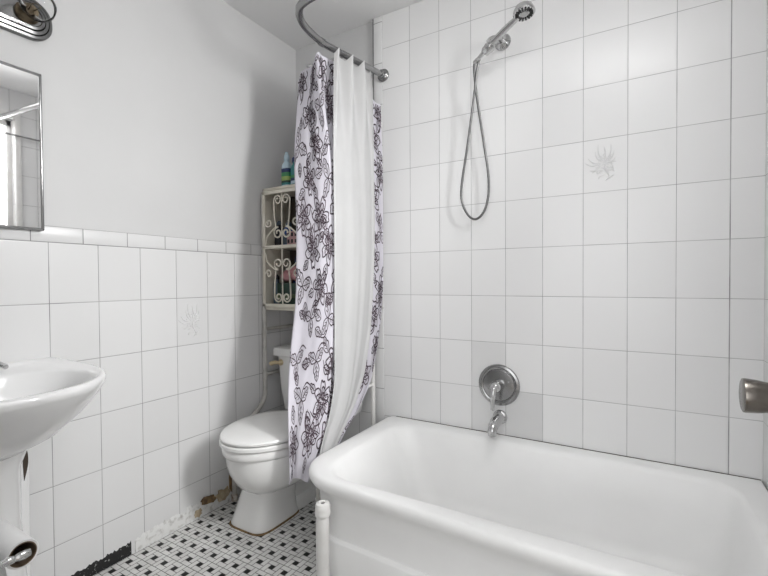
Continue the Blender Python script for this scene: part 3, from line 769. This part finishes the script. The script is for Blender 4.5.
# ------------------------------------------------------------------ pedestal basin
SY = -1.452
sink = thing('pedestal_sink', 'white pedestal sink with tapered bowl under the mirror', 'sink', (.25, SY, 0))
ZS_ = .800
def dshape(kx, ky, z, xb=.002, xc=.17, L=.385, hw=.264, n=30, p=2.35):
    """D outline: straight back at the wall, bulging front"""
    pts = []
    xb_ = xb; xc_ = xc
    for k in range(n + 1):
        a = -PI/2 + PI*k/n; c, s = math.cos(a), math.sin(a)
        pts.append((xc_ + L*kx*abs(c)**(2/p), SY + hw*ky*math.copysign(abs(s)**(2/p), s), z))
    m = 6
    for k in range(1, m + 1): pts.append((xc_ + (xb_ - xc_)*k/m, SY + hw*ky*(1 + .0*k/m), z))
    for k in range(1, 10): pts.append((xb_, SY + hw*ky*(1 - 2*k/10), z))
    for k in range(m): pts.append((xb_ + (xc_ - xb_)*k/m, SY - hw*ky, z))
    return pts
def oval(kx, ky, z, n):
    """basin opening with the same point order as dshape"""
    pts = []
    src = dshape(1, 1, 0)
    cx, cy = .335, SY; rx0, rx1, ry = .158*kx, .172*kx, .205*ky
    for (x, y, _) in src:
        a = math.atan2((y - cy)/.258, (x - .27)/.27)
        c, s = math.cos(a), math.sin(a)
        pts.append((cx + (rx1 if c > 0 else rx0)*math.copysign(abs(c)**.9, c), cy + ry*math.copysign(abs(s)**.9, s), z))
    return pts
n = len(dshape(1, 1, 0))
bs = MB()
bs.loft([dshape(.30, .34, .588, .03, .14), dshape(.42, .46, .603, .02, .15), dshape(.62, .66, .648, .006), dshape(.80, .84, .703, .003), dshape(.93, .955, .752), dshape(.985, .99, .777), dshape(1, 1, .788), dshape(.998, .998, .796), dshape(.985, .988, ZS_), dshape(.965, .965, ZS_ + .001),
         oval(1.05, 1.06, ZS_ - .003, n), oval(1, 1, ZS_ - .010, n), oval(.93, .93, ZS_ - .05, n), oval(.75, .75, ZS_ - .10, n), oval(.4, .4, ZS_ - .125, n), oval(.1, .1, ZS_ - .128, n)])
bs.build('basin', mat_basin, sink, 50)
q = MB()
def ped(hx, hy, z, cx=.20): return egg(SY - hy, SY + hy, hx, z, 36, 2.6, cx, SY)
q.loft([ped(.130, .135, 0), ped(.130, .135, .02), ped(.115, .122, .06), ped(.098, .104, .20), ped(.092, .092, .40), ped(.096, .092, .56), ped(.12, .115, .63)])
q.box(.02, .155, SY - .140, SY + .140, 0, .62, .012, 3)
q.build('pedestal', mat_basin, sink)
q = MB()
rows = []
for k in range(13):
    t = k/12; z = .478 + .118*t; w_ = .0065*math.sin(PI*max(.03, min(.97, t))); yc_ = SY + .124 + .004*math.sin(PI*t)
    rows.append([(.1545, yc_ - w_, z), (.1562, yc_ - w_, z), (.1562, yc_ + w_, z), (.1545, yc_ + w_, z)])
q.loft(rows); q.build('side_slot', mat_dark, sink)['label'] = 'dark lens-shaped slot in the pedestal'
q = MB(); q.lathe([(.018, 0), (.020, .003), (.014, .004), (.001, .002)], (.335, SY, ZS_ - .1275), (0,0,1), 18); q.build('drain', mat_chrome, sink)
fau = thing('basin_faucet', 'chrome two-handle faucet at the back of the pedestal sink', 'faucet', (.08, SY, ZS_))
q = MB(); q.box(.075, .125, SY - .085, SY + .085, ZS_ + .001, ZS_ + .016, .006, 3); q.build('faucet_base', mat_chrome, fau)
q = MB(); q.tube(cr([(.10, SY, ZS_ + .012), (.10, SY, ZS_ + .06), (.13, SY, ZS_ + .085), (.19, SY, ZS_ + .070), (.20, SY, ZS_ + .055)], 5), .011, 12); q.build('spout', mat_chrome, fau)
for m in (-1, 1):
    q = MB(); q.lathe([(.018, .014), (.016, .028), (.010, .032), (.001, .033)], (.10, SY + m*.062, ZS_), (0,0,1), 16)
    q.tube([(.10, SY + m*.062, ZS_ + .026), (.125, SY + m*.074, ZS_ + .024), (.168, SY + m*.084, ZS_ + .014)], [.008, .008, .007], 10); q.build('handle', mat_chrome, fau)

# ------------------------------------------------------------------ mirror and lamp over the basin
MY0, MY1, MZ0, MZ1, MXF = -1.66, -1.213, 1.214, 1.716, .022
mir = thing('mirror', 'rectangular mirror in thin chrome frame above the sink', 'mirror', (0, (MY0 + MY1)/2, MZ0))
MB().box(0 + .0012, MXF - .004, MY0 + .006, MY1 - .006, MZ0 + .006, MZ1 - .006).build('mirror_glass', mat_mirror, mir)
q = MB(); t = .008
q.box(.0012, MXF, MY0, MY0 + t, MZ0, MZ1, .003); q.box(.0012, MXF, MY1 - t, MY1, MZ0, MZ1, .003); q.box(.0012, MXF, MY0, MY1, MZ0, MZ0 + t, .003); q.box(.0012, MXF, MY0, MY1, MZ1 - t, MZ1, .003)
q.build('mirror_frame', mat_chrome_dark, mir)
van = thing('vanity_light', 'ribbed chrome vanity light bar with clear bulb above the mirror', 'light', (0, -1.43, 1.885))
def stad(y0, y1, z0, z1, x): 
    r = (z1 - z0)/2*.92
    return [(x, a, b_) for a, b_, _ in rrect(y0, y1, z0, z1, 0, (r,)*4, 8)]
VY0, VY1, VZ0, VZ1 = -1.66, -1.176, 1.822, 1.952
q = MB(); rr = []
for (ins, x) in ((0, -.005), (0, .010), (.003, .014), (.010, .016), (.012, .013), (.014, .020), (.022, .022), (.024, .019), (.026, .026), (.034, .028), (.036, .026)):
    rr.append(stad(VY0 + ins, VY1 - ins, VZ0 + ins, VZ1 - ins, x))
q.loft(rr); q.build('back_plate', mat_plate, van, 25)
for y in (-1.252, -1.43, -1.608):
    q = MB(); q.lathe([(.032, 0), (.032, .008), (.027, .012), (.024, .024), (.020, .032)], (.026, y, 1.888), (1, 0, 0), 24); so = q.build('socket', mat_brass, van)
    q = MB(); q.lathe([(.013, .032), (.016, .036), (.034, .048), (.044, .066), (.046, .080), (.040, .102), (.022, .118), (.001, .123)], (.026, y, 1.888), (1, 0, 0), 28); bu = q.build('bulb', mat_bulbglass, van)
    q = MB(); q.tube([(.058, y - .006, 1.888), (.095, y - .012, 1.890), (.100, y, 1.893), (.095, y + .012, 1.890), (.058, y + .006, 1.888)], .0015, 6); q.build('filament', mat_brass, bu)

# ------------------------------------------------------------------ paper holder on the front wall
tp = thing('paper_holder', 'chrome paper holder arm on the near wall below the sink', 'paper holder', (.86, YF, .65))
for x in (.904, .775):
    q = MB(); q.lathe([(.001, 0), (.018, 0), (.018, .004), (.010, .008), (.0042, .014), (.0042, .082), (.0055, .085), (.0055, .093), (.0045, .095), (.0060, .099), (.0068, .106), (.0052, .113), (.001, .115)], (x, YF + .0005, .650), (0, 1, 0), 20); q.build('post', mat_chrome, tp)
q = MB(); q.tube([(.780, YF + .108, .650), (.910, YF + .108, .650)], .0035, 12); q.build('roller', mat_chrome, tp)
trl = thing('paper_roll', 'nearly used up white paper roll on the chrome holder', 'paper roll', (.85, YF + .108, .645))
rc, ro, ri = Vector((.789, YF + .108, .6465)), .0200, .0160
q = MB(); q.lathe([(ri + .0014, 0), (ro, 0), (ro + .0005, .001), (ro + .0005, .105), (ro, .106), (ri + .0014, .106), (ri + .0014, 0)], rc, (1,0,0), 40, caps=False)
rows = []
for k in range(16):
    a = k/15; z = .638 - .13*a
    rows.append([(x, rc.y - ro - .0006 + .006*math.sin(3*a), z) for x in (rc.x, rc.x + .106)])
q.loft(rows, False, False, closed=False); q.build('tissue', mat_paper, trl)
q = MB(); q.lathe([(ri, .0005), (ri + .0013, .0005), (ri + .0013, .1065), (ri, .1065), (ri, .0005)], rc, (1,0,0), 36, caps=False); q.build('core', mat_card, trl)['label'] = 'brown cardboard core'

# ------------------------------------------------------------------ open door at the right
DXF = 1.888
DOOR = MB().box(DXF, DXF + .035, YF + .004, -.905, .012, 2.03, .002)
for (z0, z1) in ((.22, .78), (.98, 1.86)):
    for (a, b_) in ((YF + .13, -1.36), (-1.24, -1.03)):
        DOOR.box(DXF - .006, DXF + .001, a, b_, z0, z1, .003)
DOOR = struct(DOOR.build('door_1', mat_whitepaint))
KY, KZ = -.985, .860
q = MB(); q.lathe([(.001, 0), (.032, 0), (.033, .004), (.028, .009), (.014, .012), (.012, .020), (.018, .025), (.0225, .034), (.0258, .052), (.0270, .066), (.0265, .069), (.024, .070), (.001, .070)], (DXF, KY, KZ), (-1, 0, 0), 40)
struct(q.build('door_knob', mat_brushed, DOOR))

# ------------------------------------------------------------------ light
def area(name, loc, target, sx, sy, power, color=(1,1,1)):
    l = bpy.data.lights.new(name, 'AREA'); l.shape = 'RECTANGLE'; l.size = sx; l.size_y = sy; l.energy = power; l.color = color
    o = bpy.data.objects.new(name, l); COL.objects.link(o); o.location = loc
    o.rotation_euler = (Vector(target) - Vector(loc)).to_track_quat('-Z', 'Y').to_euler(); return o
area('window_daylight', (XR + .42, -.76, 2.02), (.1, -.95, .45), .5, 1.3, 80)
area('hall_fill_light', (1.65, -3.15, 1.3), (1.65, 0, 1.25), 1.7, 1.6, 7)  # added fill lamp behind the camera, no hall window seen
area('ceiling_fill_light', (1.58, -1.22, HC - .03), (1.3, -1.2, 0), .62, .62, 8)  # added overhead fill, no ceiling fixture seen
W = bpy.data.worlds.new('daylight'); SC.world = W; W.use_nodes = True
bg = W.node_tree.nodes['Background']; bg.inputs[0].default_value = (.97, .98, 1, 1); bg.inputs[1].default_value = 1.2

# ------------------------------------------------------------------ camera
f_, yaw, pit, roll = 431.1127, -.5311, -.0169, -.0065
cam = bpy.data.cameras.new('camera'); cam.sensor_width = 36; cam.lens = 36*f_/768; cam.clip_start = .02
co = bpy.data.objects.new('camera', cam); COL.objects.link(co)
fw = Vector((math.sin(yaw)*math.cos(pit), math.cos(yaw)*math.cos(pit), math.sin(pit)))
r = Vector((math.cos(yaw), -math.sin(yaw), 0)); u = r.cross(fw)
c, s = math.cos(roll), math.sin(roll); r, u = c*r + s*u, -s*r + c*u
M = Matrix((( r.x, u.x, -fw.x), (r.y, u.y, -fw.y), (r.z, u.z, -fw.z))).to_4x4(); M.translation = (1.6738, -1.863, 1.0458)
co.matrix_world = M
SC.camera = co
SC.view_settings.view_transform = 'Standard'; SC.view_settings.look = 'None'; SC.view_settings.gamma = 1
SC.view_settings.use_curve_mapping = False; SC.view_settings.exposure = 0.48
SC.cycles.use_denoising = True
SC.cycles.max_bounces = 14; SC.cycles.diffuse_bounces = 8; SC.cycles.glossy_bounces = 6; SC.cycles.transparent_max_bounces = 12
SC.cycles.sample_clamp_indirect = 8
